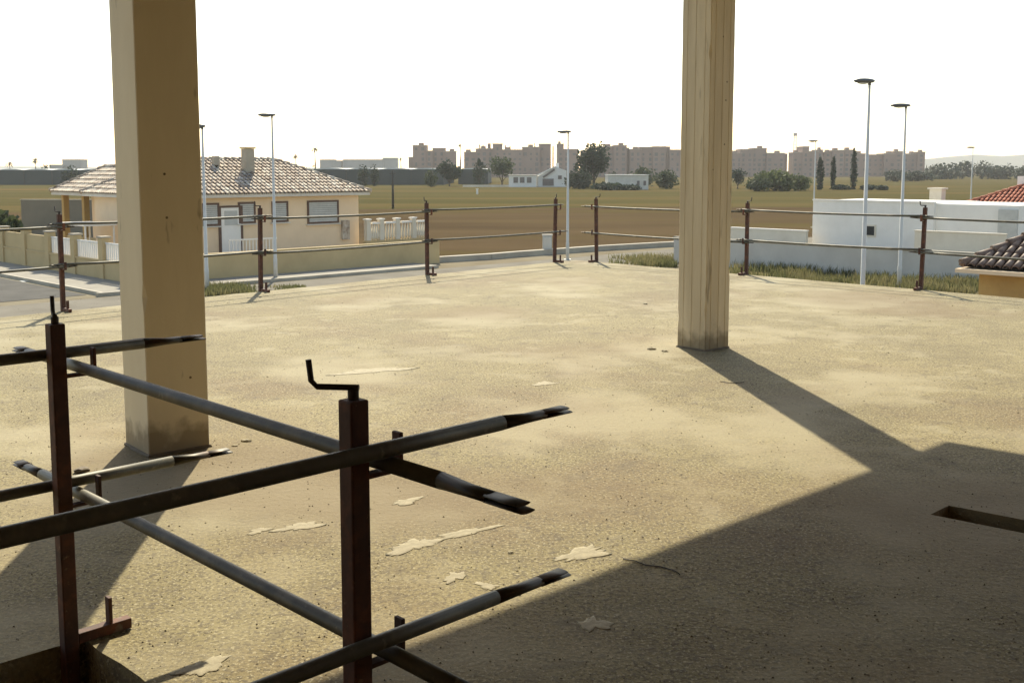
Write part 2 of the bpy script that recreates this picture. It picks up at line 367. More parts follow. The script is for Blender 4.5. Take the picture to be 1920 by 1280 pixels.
def guard_post(loc, inward, label, crank, group, clip_dz=0.0, tilt=(0, 0)):
    root = empty('guard_post', loc); facing(root, inward); tag(root, label, 'guard post', group)
    root.rotation_euler[0] = tilt[0]; root.rotation_euler[1] = tilt[1]
    made = []
    for (nm, mb, m, par) in post_parts():
        o = mb.build(nm, m, made[par] if par is not None else root); made.append(o)
        bevel(o, .004 if nm == 'tube' else .002)
    # crank: short arm with an upright grip, direction in world
    a = Vector(crank); ang = math.atan2(a.y, a.x) - root.rotation_euler[2]
    dx, dy = math.cos(ang), math.sin(ang); x0 = -.026; z = TZ + .025; L = a.length
    cr = MB().tube([(x0 - dx * .012, -dy * .012, z), (x0 + dx * (L - .012), dy * (L - .012), z), (x0 + dx * L, dy * L, z + .012), (x0 + dx * (L + .005), dy * (L + .005), z + .056)], .0065, 8).build('crank', 'rust_dark', root)
    return root
near_g = 'clamp posts at the stairwell opening'
guard_post(Lp, U, 'dark rusty clamp post at the far corner of the stairwell opening, beside the left column', (-.02, .035), near_g)
guard_post(Rp, U, 'nearest rusty clamp post with a long crank handle on top', (-.088, .010), near_g)
def rail(a, c, label, group, r=.018, flat=.16, name='guard_rail', roll=None, ends=(1, 1), sag=0.0):
    a, c = Vector(a), Vector(c); X = (c - a).normalized(); Y = ZA.cross(X).normalized(); Z = X.cross(Y); L = (c - a).length
    root = empty(name, a); tag(root, label, 'rail', group)
    n = 14
    def ring(t, ry, rz, dz=0):
        s_ = -4 * sag * (t / L) * (1 - t / L)
        return [a + X * t + Y * (math.cos(q) * ry) + Z * (math.sin(q) * rz + dz + s_) for q in [2 * math.pi * k / n for k in range(n)]]
    t0 = flat if ends[0] else 0; t1 = L - flat if ends[1] else L
    tr = flat * .35
    m = MB(); m.loft([ring(t0 + (t1 - t0) * i / 6, r, r) for i in range(7)]); m.build('tube', 'galv', root, a).location = (0, 0, 0)
    def end(tA, sgn):                                 # crushed tube: neck, then two pressed lips of unequal length
        mm = MB(); mm.loft([ring(tA, r * .98, r * .98), ring(tA + sgn * tr, r * 1.08, r * .66, -.002), ring(tA + sgn * flat * .6, r * 1.1, r * .62, -.002)])
        mm.build('flattened_end', 'galv_end', root, a).location = (0, 0, 0)
        for (dz, e1) in ((.26, .95), (-.3, 1.0)):
            q = MB(); q.loft([ring(tA + sgn * flat * .58, r * 1.06, r * .27, r * dz - .002), ring(tA + sgn * flat * .8, r * 1.12, r * .25, r * dz - .002), ring(tA + sgn * flat * e1, r * 1.08, r * .2, r * dz * 1.1 - .002)])
            q.build('lip', 'galv_end', root, a).location = (0, 0, 0)
    if ends[0]: end(t0, -1)
    if ends[1]: end(t1, 1)
    return root
ng = 'near rails round the stairwell opening'
Z1, Z2 = SLAB + .888, SLAB + .476
def P3(p, z): return Vector((p.x, p.y, z))
e_off = U * .038
Sd = (Rp - Lp).normalized()
rail(P3(Lp - Sd * .50 + e_off, Z1), P3(Rp + Sd * .44 + e_off, Z1), 'upper grey rail joining the two near posts, running left-back to right-front', ng, flat=.24)
rail(P3(Lp - Sd * .55 + e_off, Z2), P3(Rp + Sd * .55 + e_off, Z2), 'lower grey rail joining the two near posts, running left-back to right-front', ng, flat=.22)
o1 = V * .046 - U * .026
rail(P3(Rp + o1 - U * 1.9, Z1 + .037), P3(Rp + o1 + U * .60, Z1 + .037), 'thick upper rail crossing in front of the nearest post', ng, flat=.22, r=.0175)
rail(P3(Rp + o1 - U * 1.9, Z2 + .041), P3(Rp + o1 + U * .60, Z2 + .041), 'lower rail crossing in front of the nearest post near the bottom of the picture', ng, flat=.24, r=.017)
o2 = -V * .046 - U * .026
rail(P3(Lp + o2 - U * 1.9, Z1 + .041), P3(Lp + o2 + U * .52, Z1 + .041), 'upper rail behind the left near post, its end in front of the left column', ng, flat=.22)
rail(P3(Lp + o2 - U * 1.9, Z2 + .037), P3(Lp + o2 + U * .61, Z2 + .037), 'lower rail behind the left near post, just above the thick rail', ng, flat=.22)

# outer guardrail
pg = 'clamp posts along the outer edge of the floor'
IL = dR; IR = -dL                                    # inward directions of the two outer edges
def onL(p): return FARC - dL * ((FARC - p).dot(dL))
def onR(p): return FARC + dR * ((p - FARC).dot(dR))
spec = [((120, 583), 0, 'rusty outer post seen to the left of the left column'),
        ((497, 547), 0, 'rusty outer post in front of the cream house'),
        ((802, 515), 0, 'rusty outer post at the end of the garden wall'),
        ((1050, 492), 0, 'left one of the two rusty posts at the far corner of the floor'),
        ((1127, 490), 1, 'right one of the two rusty posts at the far corner of the floor'),
        ((1397, 515), 1, 'rusty outer post just right of the right column'),
        ((1725, 543), 1, 'rusty outer post in front of the white building')]
pts = []
for i, ((px, py), side, lab) in enumerate(spec):
    g = G(px, py, SLAB); q = onR(g) if side else onL(g); q = Vector((q.x, q.y, SLAB)); pts.append((q, side))
    cr = az(random.uniform(0, 360)) * .07
    guard_post(q, IR if side else IL, lab, cr, pg, tilt=(R(random.uniform(-1, 1)), R(random.uniform(-.8, .8))))
rg = 'thin rails of the outer guardrail'
lft = [pts[0][0] - dL * 2.6] + [q for q, s in pts if s == 0]; rgt = [q for q, s in pts if s == 1] + [pts[-1][0] + dR * 2.7]
names_l = ['far left edge of the picture', 'span behind the left column', 'span before the cream house', 'span before the ploughed field']
for k in range(len(lft) - 1):
    for (z, nm) in ((.905, 'upper'), (.475, 'lower')):
        e0 = .15; A = lft[k] - dL * e0 + IL * .04; B = lft[k + 1] + dL * e0 + IL * .04
        if nm == 'lower' and k == 3: B = B + dL * .12
        zz = z + (.028 if k % 2 else 0)
        rail(P3(A, SLAB + zz), P3(B, SLAB + zz + random.uniform(-.006, .006)), f'{nm} thin outer rail, {names_l[k]}', rg, r=.014, flat=.10, sag=.015)
names_r = ['span from the far corner to the right column', 'span before the white building', 'span leaving the picture at right']
for k in range(len(rgt) - 1):
    for (z, nm) in ((.905, 'upper'), (.475, 'lower')):
        e0 = .15; A = rgt[k] - dR * (e0 + (.14 if k == 0 else 0)) + IR * .04; B = rgt[k + 1] + dR * e0 + IR * .04
        zz = z + (.028 if k % 2 else 0)
        rail(P3(A, SLAB + zz), P3(B, SLAB + zz + random.uniform(-.006, .006)), f'{nm} thin outer rail, {names_r[k]}', rg, r=.014, flat=.10, sag=.015)

# ------------------------------------------------------------------ mortar splashes and grit on the floor
def blob(px0, py0, px1, py1, wid, seed):
    rnd = random.Random(seed); a = G(px0, py0, SLAB); c = G(px1, py1, SLAB); d = c - a; L = d.length; d.normalize(); n = Vector((-d.y, d.x, 0)); cen = (a + c) / 2
    N = 52; ph = [rnd.uniform(0, 6.28) for _ in range(5)]
    jt = [rnd.gauss(0, .07) for _ in range(N)]; rings = []
    for (k, z) in [(1.0, .0003), (.86, .0018), (.5, .0026)]:
        rg_ = []
        for i in range(N):
            t = 2 * math.pi * i / N; m = 1 + .22 * math.sin(2 * t + ph[0]) + .2 * math.sin(3 * t + ph[1]) + .14 * math.sin(5 * t + ph[2]) + .12 * math.sin(9 * t + ph[3]) + jt[i]
            rg_.append(cen + d * (math.cos(t) * L / 2 * m * k) + n * (math.sin(t) * wid * 1.1 * m * k) + ZA * z)
        rings.append(rg_)
    o = MB().loft(rings).build('mortar_splash', 'mortar', None, cen); o.parent = floor; return o
for i, q in enumerate([(735, 1034, 812, 1012, .055), (820, 1012, 925, 985, .03), (522, 996, 602, 978, .04), (1045, 1052, 1138, 1024, .045), (836, 1080, 868, 1083, .05),
                       (900, 1102, 925, 1094, .035), (1090, 1172, 1140, 1168, .05), (735, 945, 790, 935, .035), (340, 1262, 420, 1238, .05), (1000, 720, 1040, 718, .06), (640, 700, 760, 690, .09), (470, 1000, 500, 990, .03)]):
    blob(*q, seed=i * 7 + 3)
b = MB(); rnd = random.Random(5)
for i in range(11000):
    d = 1.9 + 11 * rnd.random() ** 1.5; x = rnd.uniform(-.52, .56) * d
    p = Vector((x, d, SLAB))
    q = p - HC
    if -3.5 < q.dot(U) < .02 and -.05 < q.dot(V) < 1.85: continue
    if (FARC - p).dot(dR) > -.05 or False: pass
    r_ = rnd.choice([.0012, .0016, .0024, .0036]) * (0.7 + .6 * rnd.random()) * (1 + .05 * d)
    t0 = rnd.uniform(0, 6.28); vs = [p + Vector((math.cos(t0 + k * 2.094) * r_ * rnd.uniform(.7, 1.3), math.sin(t0 + k * 2.094) * r_ * rnd.uniform(.7, 1.3), .0003)) for k in range(3)] + [p + Vector((0, 0, r_ * rnd.uniform(.6, 1.1)))]
    b.add(vs, [(0, 1, 3), (1, 2, 3), (2, 0, 3)])
tag(b.build('loose_grit', 'grit', fix=False), 'loose grit and crumbs scattered over the concrete floor', 'grit', kind='stuff')
def rubble(px, py, r_, seed, lab, m='damp'):
    rnd = random.Random(seed); bm = bmesh.new(); bmesh.ops.create_icosphere(bm, subdivisions=2, radius=r_)
    for v in bm.verts: v.co = v.co * rnd.uniform(.75, 1.2); v.co.z = max(v.co.z * .5, -r_ * .28); v.co.x *= 1.7
    me = bpy.data.meshes.new('rubble'); bm.to_mesh(me); bm.free(); me.materials.append(MATS[m])
    o = bpy.data.objects.new('rubble_lump', me); COL.objects.link(o); g = G(px, py, SLAB); o.location = (g.x, g.y, SLAB + r_ * .28); o.rotation_euler[2] = rnd.uniform(0, 3)
    tag(o, lab, 'rubble'); return o
for i, (px, py, r_, lb) in enumerate([(1222, 655, .030, 'crumb of concrete left of the right column foot'), (1246, 659, .022, 'smaller crumb touching the right column foot'), (462, 827, .020, 'crumb of concrete right of the left column foot'),
        (440, 836, .013, 'smallest crumb right of the left column foot'), (958, 1036, .011, 'dark crumb between two pale mortar splashes'), (1210, 570, .03, 'crumb on the floor beyond the right column')]): rubble(px, py, r_ * .8, 20 + i, lb, 'mortar')
def wire(pts, label):
    P = [G(px, py, SLAB) + ZA * .0035 for px, py in pts]; o = MB().tube(P, .0022, 6).build('wire_and_crack', 'rust_dark', None, P[0]); tag(o, label, 'wire', 'bits of tie wire'); return o
wire([(1168, 1049), (1190, 1052), (1210, 1060), (1238, 1063), (1266, 1071), (1275, 1078)], 'thin dark crack across the shadow edge on the floor, built as a bent wire')  # stands for a crack in the floor, built as a raised wire
wire([(1350, 716), (1375, 719), (1395, 717)], 'short thin wire in the shadow of the right column')
rubble(108, 889, .032, 1, 'dark lump of rubble on the floor left of the left near post')
rubble(152, 884, .028, 2, 'small dark lump of rubble on the floor right of the left near post')

# ------------------------------------------------------------------ street lamps
def lamp(base, h, label, head_dir, L=.75, r0=.085, group='street lamps along the streets'):
    root = empty('street_lamp', base); tag(root, label, 'street lamp', group)
    MB().tube([(0, 0, 0), (0, 0, .9), (0, 0, .92), (0, 0, h - .05)], [r0 * 1.05, r0, r0 * .86, r0 * .45], 14).build('pole', 'lamp_pole', root)
    MB().box((0, 0, .015), (.36, .36, .03)).build('base_plate', 'lamp_pole', root)
    d = Vector((head_dir[0], head_dir[1], 0)).normalized(); n = Vector((-d.y, d.x, 0)); c = d * (L * .28) + ZA * h
    rings = []
    for (z, k) in [(-.055, .55), (-.05, .86), (-.015, 1.0), (.02, .98), (.05, .80), (.068, .45)]:
        rings.append([c + d * (math.cos(t) * L / 2 * k) + n * (math.sin(t) * L * .29 * k) + ZA * z for t in [2 * math.pi * i / 22 for i in range(22)]])
    hd = MB().loft(rings).build('lamp_head', 'lamp_head', root)
    rings = [[c + d * (.05 + math.cos(t) * L * .27 * k) + n * (math.sin(t) * L * .17 * k) + ZA * z for t in [2 * math.pi * i / 16 for i in range(16)]] for (z, k) in [(-.056, 1), (-.085, .85), (-.10, .4)]]
    MB().loft(rings).build('lens', 'lamp_glass', hd)
    MB().tube([(0, 0, h - .12), (0, 0, h)], r0 * .55, 12).build('collar', 'lamp_head', root)
def at0(px, d): q = D(px, 400, d); return Vector((q.x, q.y, 0))
hdir = (-1, -.15)
lamp(G(517, 524, 0), 7.0, 'street lamp before the cream house, tall pale pole', hdir)
lamp(at0(384, 41), 6.35, 'street lamp half hidden along the right edge of the left column', (-.6, .5), L=.6)
lamp(G(1064, 487, 0), 6.65, 'street lamp behind the two far corner posts', hdir)
lamp(at0(1622, 32), 7.3, 'tallest street lamp, nearest of the pair by the white building', (-1, -.5), L=.74)
lamp(at0(1691, 42), 7.18, 'second tallest street lamp, right of the tallest one', (-1, -.25), L=.86)
lamp(at0(1525.5, 87), 7.0, 'thin street lamp rising behind the left corner of the white building', hdir, L=.85, r0=.07)
lamp(at0(1819, 112), 7.0, 'distant street lamp behind the flat roof at the right', hdir, L=.95, r0=.08)

# ------------------------------------------------------------------ roof tiles
def tile_slope(m, O, ex, ey, W, xl, xr, H, step_x=.25, step_y=.40, r=.092):
    """curved tiles on a plane: origin O, ex along the eave, ey up the slope (unit); xl(h), xr(h) give the side limits at height h"""
    nz = ex.cross(ey).normalized()
    if nz.z < 0: nz = -nz
    rnd = random.Random(int(W * 100))
    nx = int(W / step_x); ny = int(H / step_y)
    for j in range(ny + 1):
        for i in range(nx + 1):
            x = i * step_x; h = j * step_y
            if not (xl(h + .15) <= x <= xr(h + .15)): continue
            c = O + ex * x + ey * h; rr = r * rnd.uniform(.92, 1.06); ln = min(step_y * 1.12, H - h + .05); sh = rnd.uniform(-.015, .015)
            rings = []
            for (tt, k, up) in [(0, 1, .035), (ln, .82, .005)]:
                rings.append([c + ex * (math.cos(a) * rr * k + sh) + ey * (tt - .03) + nz * (math.sin(a) * rr * k * .9 + up) for a in [math.pi * q / 5 for q in range(6)]])
            b0 = len(m.v); m.v += rings[0] + rings[1]
            for q in range(5): m.f.append((b0 + q, b0 + q + 1, b0 + 6 + q + 1, b0 + 6 + q)); m.sm.append(True)
            m.f.append(tuple(b0 + q for q in range(6))); m.sm.append(False)

# ------------------------------------------------------------------ cream house with hip roof
def window(root, c, ex, n, w_, h_, shut=True, slats=True):
    """window in a wall: c centre on the wall face, ex along the wall, n outward"""
    fr = MB(); t = .09
    for (du, dz, sw, sh) in [(0, h_ / 2 - t / 2, w_, t), (0, -h_ / 2 + t / 2, w_, t), (-w_ / 2 + t / 2, 0, t, h_ - 2 * t), (w_ / 2 - t / 2, 0, t, h_ - 2 * t)]:
        fr.box(c + ex * du + ZA * dz + n * .03, (sw, .08, sh), (ex, n, ZA))
    f = fr.build('window_frame', 'window_frame', root)
    MB().box(c + n * .012, (w_ - 2 * t, .02, h_ - 2 * t), (ex, n, ZA)).build('pane', 'dark_glass', f)
    if shut:
        k = int(h_ / .11)
        m = MB()
        for i in range(k):
            z = -h_ / 2 + t + (h_ - 2 * t) * (i + .5) / k
            m.box(c + ZA * z + n * .035, (w_ - 2 * t - .01, .018, (h_ - 2 * t) / k - .012), (ex, n, ZA))
        m.build('shutter', 'shutter', f)
    MB().box(c - ZA * (h_ / 2 + .045) + n * .06, (w_ + .16, .14, .06), (ex, n, ZA)).build('sill', 'pale', f)
def at_line(p0, d, px):                                # point of the line p0 + t d seen at column px
    k = (px - 960) / FPX * 1.0
    # depth measured along the tilted axis varies little with height; iterate once
    t = 0
    for z in (0, 0):
        k2 = (px - 960) / FPX
        A = d.x - k2 * d.y * CP; Bv = k2 * (p0.y * CP + (EYE - 3.0) * SP) - p0.x
        t = Bv / A
    return t
F0 = GW0 - V * 6.0                                     # the house front runs along U from here
tR = at_line(F0, U, 672); tL = at_line(F0, U, 300)
house = empty('cream_house', F0 + U * tL); tag(house, 'cream single storey house with hipped tile roof, chimney and shuttered windows', 'house')
hl = tR - tL; hd_ = 7.2
O_ = Vector((0, 0, 0)); N_ = V                         # outward normal of the front
def body(root, L, Dp, z1, m='cream'):
    c = U * (L / 2) - V * (Dp / 2); MB().box(c + ZA * z1 / 2, (L, Dp, z1), (U, V, ZA)).build('wall', m, root)
body(house, hl, hd_, 3.35)
MB().box(U * (hl / 2) - V * (hd_ / 2) + ZA * 3.43, (hl + .9, hd_ + .9, .16), (U, V, ZA)).build('eaves', 'pale', house)
ov = .5; zE, zR = 3.52, 5.2
def hip(root, L, Dp, zE, zR, inL, inR, ov=.5, tm='tile', A=U, B=-V, step=(.25, .42), slopes='FLR', r=.088):
    """hip roof over a rectangle: A along the front, B inward"""
    P = [A * (-ov) + B * (-ov), A * (L + ov) + B * (-ov), A * (L + ov) + B * (Dp + ov), A * (-ov) + B * (Dp + ov)]
    P = [p + ZA * zE for p in P]; r0 = A * inL + B * (Dp / 2) + ZA * zR; r1 = A * (L - inR) + B * (Dp / 2) + ZA * zR
    rf = MB().add(P + [r0, r1], [(0, 1, 5, 4), (1, 2, 5), (2, 3, 4, 5), (3, 0, 4), (0, 3, 2, 1)]).build('roof', 'tile_bed', root)
    half = Dp / 2 + ov; sl = math.hypot(half, zR - zE)
    if 'F' in slopes:
        m = MB(); ey = (B * half + ZA * (zR - zE)).normalized()
        tile_slope(m, P[0], A, ey, L + 2 * ov, lambda h: (inL + ov) * h / sl, lambda h: L + 2 * ov - (inR + ov) * h / sl, sl, step[0], step[1], r)
        tag(m.build('roof_tiles', tm, rf, fix=False), kind='stuff')
    if 'L' in slopes:
        run = inL + ov; s2 = math.hypot(run, zR - zE); ey = (A * run + ZA * (zR - zE)).normalized(); m = MB()
        tile_slope(m, P[3], -B, ey, Dp + 2 * ov, lambda h: half * h / s2, lambda h: Dp + 2 * ov - half * h / s2, s2, step[0], step[1], r)
        tag(m.build('roof_tiles', tm, rf, fix=False), kind='stuff')
    m = MB()                                          # ridge and hip caps
    segs = [(r0, r1), (P[0], r0), (P[1], r1), (P[3], r0), (P[2], r1)]
    for (a, c) in segs:
        n_ = max(2, int((c - a).length / .42))
        for i in range(n_):
            q0 = a + (c - a) * (i / n_); q1 = a + (c - a) * ((i + 1.1) / n_ if i < n_ - 1 else 1); m.tube([q0 + ZA * .05, q1 + ZA * .02], [.125, .10], 7)
    tag(m.build('ridge_tiles', tm, rf), kind='stuff')
    return rf
rf = hip(house, hl, hd_, zE, zR, 2.4, 2.9)
def front(px, z): return U * (at_line(F0, U, px) - tL) + ZA * z
for (px, zc, w_, h_) in [(394, 2.55, .9, 1.1), (462, 2.58, .95, 1.05), (524, 2.58, .95, 1.05), (605, 2.5, 1.95, 1.2)]:
    window(house, front(px, zc), U, V, w_, h_, True)
dr = MB().box(front(431, 1.65) + V * .03, (1.05, .07, 2.4), (U, V, ZA)).build('door', 'white', house)
MB().box(front(431, 2.35) + V * .072, (.7, .02, .7), (U, V, ZA)).build('pane', 'shutter', dr)
MB().box(front(431, 2.9) + V * .035, (1.3, .09, .1), (U, V, ZA)).build('lintel', 'window_frame', dr)
for s_ in (-1, 1): MB().box(front(431, 1.65) + U * (s_ * .59) + V * .035, (.12, .09, 2.4), (U, V, ZA)).build('jamb', 'window_frame', dr)
ch = front(508, 0) - V * 2.1
q = MB().box(ch + ZA * 5.0, (.50, .45, 1.5), (U, V, ZA)).build('chimney', 'kerb', rf)
MB().box(ch + ZA * 5.8, (.62, .57, .08), (U, V, ZA)).build('chimney_cap', 'cream_wall', q)
MB().box(ch - U * 1.5 - V * .6 + ZA * 5.15, (.28, .28, .45), (U, V, ZA)).build('vent', 'kerb', rf)
MB().box(front(645, 1.5) + V * .1, (.45, .16, 1.0), (U, V, ZA)).build('meter_box', 'tile', house)
# terrace of the house with white balusters
tb = empty('terrace_balustrade', F0 + U * (tR + .1) + V * .5); tag(tb, 'cream and white balustrade on the terrace right of the cream house', 'balustrade')
MB().box(U * 2.1 + ZA * .45, (4.4, .22, .9), (U, V, ZA)).build('plinth', 'cream_wall', tb)
x = 0.1; 
for i, wseg in enumerate([.9, 1.1, 1.15, .95]):
    MB().box(U * (x) + ZA * 1.45, (.26, .26, 1.1), (U, V, ZA)).build('pier', 'white_cream', tb)
    MB().box(U * (x) + ZA * 2.03, (.34, .34, .07), (U, V, ZA)).build('pier_cap', 'white', tb)
    m = MB().box(U * (x + wseg / 2 + .13) + ZA * 1.82, (wseg - .27, .2, .1), (U, V, ZA)).build('top_rail', 'white', tb)
    for j in range(5):
        xx = x + .2 + (wseg - .14) * j / 5; MB().tube([U * xx + ZA * .9, U * xx + ZA * 1.1, U * xx + ZA * 1.3, U * xx + ZA * 1.77], [.05, .085, .07, .04], 8).build('baluster', 'white_cream', m)
    x += wseg
# front fence on the house terrace
fz = empty('white_railing', front(428, 0) + F0 + U * tL + V * 2.2); tag(fz, 'low white railing before the door of the cream house', 'railing')
MB().box(ZA * 1.42, (2.6, .07, .07), (U, V, ZA)).build('top_rail', 'white', fz)
MB().box(ZA * .55, (2.6, .07, .07), (U, V, ZA)).build('bottom_rail', 'white', fz)
MB().box(ZA * .26, (2.7, .3, .5), (U, V, ZA)).build('plinth', 'cream_wall', fz)
for i in range(15): MB().box(U * (-1.25 + i * .178) + ZA * .985, (.04, .04, .80), (U, V, ZA)).build('bar', 'white', fz)
# garden wall (along the street) and side wall
def wall_run(name, a, d, n, L, h, t, m, label, piers=None, cap='kerb'):
    root = empty(name, a); tag(root, label, 'wall')
    MB().box(d * (L / 2) - n * (t / 2) + ZA * (h / 2), (L, t, h), (d, n, ZA)).build('wall_body', m, root)
    MB().box(d * (L / 2) - n * (t / 2) + ZA * (h + .03), (L + .05, t + .08, .06), (d, n, ZA)).build('coping', cap, root)
    return root
gw = wall_run('garden_wall', GW0, U, V, 15.9, 1.12, .2, 'cream_wall', 'long cream garden wall along the street before the cream house', cap='cream_wall')
sw = wall_run('side_garden_wall', GW0 - U * .001 - V * .25, -V, -U, 26, .85, .22, 'cream_wall', 'cream garden wall with white panels receding at the left edge', cap='cream_wall')
for i in range(9):
    x = .15 + i * 2.9
    MB().box(-V * x + U * .11 + ZA * .92, (.42, .36, 1.84), (V, U, ZA)).build('pier', 'cream_wall', sw)
    MB().box(-V * x + U * .11 + ZA * 1.87, (.5, .44, .07), (V, U, ZA)).build('pier_cap', 'kerb', sw)
    if i < 8:
        if i in (3, 4, 6): MB().box(-V * (x + 1.45) + U * .1 + ZA * 1.28, (2.48, .12, .74), (V, U, ZA)).build('panel', 'cream_wall', sw); continue
        pn = MB().box(-V * (x + 1.45) + U * .1 + ZA * 1.62, (2.48, .06, .06), (V, U, ZA)).build('panel_rail', 'white', sw)
        for j in range(13): MB().box(-V * (x + .32 + j * .19) + U * .1 + ZA * 1.25, (.09, .05, .68), (V, U, ZA)).build('slat', 'white', pn)

# second house at the left, narrow wing with porch
E1 = Vector((-25.6, 60.6, 0))
h2 = empty('porch_house', E1); tag(h2, 'yellowish house with porch and tile roof left of the left column', 'house')
A2, B2 = V, U                                         # front (left face) runs along V, inward = U
L2, D2 = 11.5, 3.6
MB().box(A2 * (L2 / 2) + B2 * (D2 / 2 + .9) + ZA * 1.65, (L2, D2 - 1.8, 3.3), (A2, B2, ZA)).build('wall', 'cream', h2)
MB().box(A2 * (L2 / 2) + B2 * (D2 / 2) + ZA * 3.38, (L2 + .7, D2 + .7, .18), (A2, B2, ZA)).build('eaves', 'pale', h2)
hip(h2, L2, D2, 3.48, 4.85, 2.0, 2.0, .4, 'tile', A2, B2, slopes='FL')
for i in range(5): MB().box(A2 * (.2 + i * 2.75) + B2 * .2 + ZA * 1.65, (.3, .3, 3.28), (A2, B2, ZA)).build('porch_pillar', 'ochre' if i < 2 else 'pale', h2)
MB().box(A2 * (L2 / 2) + B2 * .2 + ZA * .5, (L2 - .5, .15, 1.0), (A2, B2, ZA)).build('porch_parapet', 'cream_wall', h2)
for x in (1.6, 4.4, 7.4): window(h2, A2 * x + B2 * 1.8 + ZA * 2.1, A2, -B2, 1.2, 1.2, x > 4)
dr = MB().box(A2 * 6.0 + B2 * 1.77 + ZA * 1.4, (1.0, .06, 2.2), (A2, B2, ZA)).build('door', 'window_frame', h2)
# awning in the left garden
aw = empty('garden_awning', G(165, 452, 1.2) * 1.0); aw.location.z = 0; tag(aw, 'white sloping awning in the garden left of the left column', 'awning')
MB().box(ZA * 2.05, (3.0, 1.6, .10), (V, U, ZA)).build('canopy', 'white', aw)
for s1 in (-1, 1):
    for s2 in (-1, 1): MB().box(V * (1.4 * s1) + U * (.7 * s2) + ZA * 1.0, (.07, .07, 2.0), (V, U, ZA)).build('leg', 'white', aw)
sh = wall_run('boundary_wall', Vector((-34, 74, 0)), az(95), -az(5), 7, 2.6, .2, 'drab', 'drab lean-to wall at the far left beyond the gardens')

# ------------------------------------------------------------------ right hand side: grey wall, white building, tiled roofs
gA = Vector((8.2, 53.95, 0)); 
gr = wall_run('grey_wall', gA, V, -U, 15.5, 1.28, .2, 'greywall', 'long grey boundary wall behind the weeds at the right', cap='kerb')
W0 = G(1525, 376, 2.9); W0.z = 0
wb = empty('white_building', W0); tag(wb, 'low white flat roofed building with one small dark window', 'building')
MB().box(V * 3.6 + U * 3 + ZA * 1.45, (7.2, 6, 2.9), (V, U, ZA)).build('wall', 'white', wb)
MB().box(V * 9.35 + U * 3.2 + ZA * 1.43, (4.3, 5.8, 2.86), (V, U, ZA)).build('wing', 'white', wb)
MB().box(V * 3.6 + U * .1 + ZA * 2.94, (7.25, .3, .08), (V, U, ZA)).build('parapet', 'white', wb)
tw = at_line(W0, V, 1635)
f = MB().box(V * tw - U * .02 + ZA * 1.28, (.62, .06, .68), (V, U, ZA)).build('window_frame', 'white_cream', wb)
MB().box(V * tw - U * .055 + ZA * 1.28, (.44, .02, .50), (V, U, ZA)).build('pane', 'dark_glass', f)
MB().box(V * 11 + U * .22 + ZA * 1.9, (.95, .12, 1.5), (V, U, ZA)).build('door_panel', 'shutter', wb)
cw = wall_run('cream_yard_wall', W0 - V * 4.9 - U * 1.2, V, -U, 5.2, 1.15, .2, 'white_cream', 'low cream yard wall left of the white building', cap='white')
cw2 = wall_run('cream_forecourt_wall', W0 + V * 7.3 - U * 2.4, V, -U, 4.6, 1.5, .2, 'white_cream', 'cream forecourt wall in front of the white building at right', cap='white_cream')
chm = D(1757, 385, 66); c0 = empty('white_chimney', (chm.x, chm.y, 0)); tag(c0, 'white chimney stack behind the flat white roof', 'chimney')
MB().box(ZA * 1.75, (.75, .6, 3.5), (V, U, ZA)).build('stack', 'white_cream', c0); MB().box(ZA * 3.54, (.95, .8, .1), (V, U, ZA)).build('cap', 'white_cream', c0)
# far red roofed house
rh0 = Vector((26.4, 64.5, 0)); rh = empty('red_roof_house', rh0); tag(rh, 'white house with red tiled roof at the right edge', 'house')
MB().box(V * 4.5 + U * 3 + ZA * 1.0, (9, 6, 2.0), (V, U, ZA)).build('wall', 'white_cream', rh)
hip(rh, 9, 6, 2.15, 3.75, 3.2, 3.2, .5, 'tile_red', V, U, slopes='FL')
q = MB().box(V * 4.2 + U * 2.6 + ZA * 3.9, (.55, .5, 1.7), (V, U, ZA)).build('chimney', 'tile_dark', rh)
MB().box(V * 3.2 + U * 3.6 + ZA * 3.7, (1.0, .8, 1.2), (V, U, ZA)).build('roof_box', 'white', rh)
# near neighbour roof, each tile its own piece
zt = 2.2; n0 = G(1802, 501, zt); 
nb = empty('tiled_porch', (n0.x, n0.y, 0)); tag(nb, 'ochre porch with dark curved roof tiles at the right edge', 'building')
LT, DT = 4.2, 3.0
MB().box(V * (LT / 2 + .35) + U * (DT / 2 + .3) + ZA * 1.05, (LT, DT, 2.1), (V, U, ZA)).build('wall', 'ochre', nb)
MB().box(V * (LT / 2 + .2) + U * (DT / 2) + ZA * 2.13, (LT + .5, DT + .5, .1), (V, U, ZA)).build('eaves', 'cream', nb)
rise = 1.15; run = 2.6; ey = (U * run + ZA * rise).normalized(); ln = math.hypot(run, rise); P0 = ZA * (zt + .02)
hipx = 1.7
bed = MB().add([P0, P0 + V * 5.2, P0 + V * 5.2 + U * run + ZA * rise, P0 + V * hipx + U * run + ZA * rise, P0 + U * (2 * run), P0 + V * 5.2 + U * 2 * run],
         [(0, 1, 2, 3), (0, 3, 4), (3, 2, 5, 4), (0, 4, 5, 1)]).build('roof', 'tile_bed', nb)
tm = MB(); rings = []
for (tt, k) in [(0, 1), (.44, .80)]:
    rings.append([Vector((math.cos(a) * .095 * k, tt, math.sin(a) * .085 * k)) for a in [math.pi * q_ / 6 for q_ in range(7)]])
th = []
for (tt, k) in [(0, .84), (.44, .66)]:
    th.append([Vector((math.cos(a) * .095 * k, tt, math.sin(a) * .085 * k)) for a in [math.pi * q_ / 6 for q_ in range(7)]])
tm.v = rings[0] + rings[1] + th[0]
for q_ in range(6): tm.f.append((q_, q_ + 1, 8 + q_, 7 + q_)); tm.sm.append(True); tm.f.append((q_, 14 + q_, 15 + q_, q_ + 1)); tm.sm.append(False)
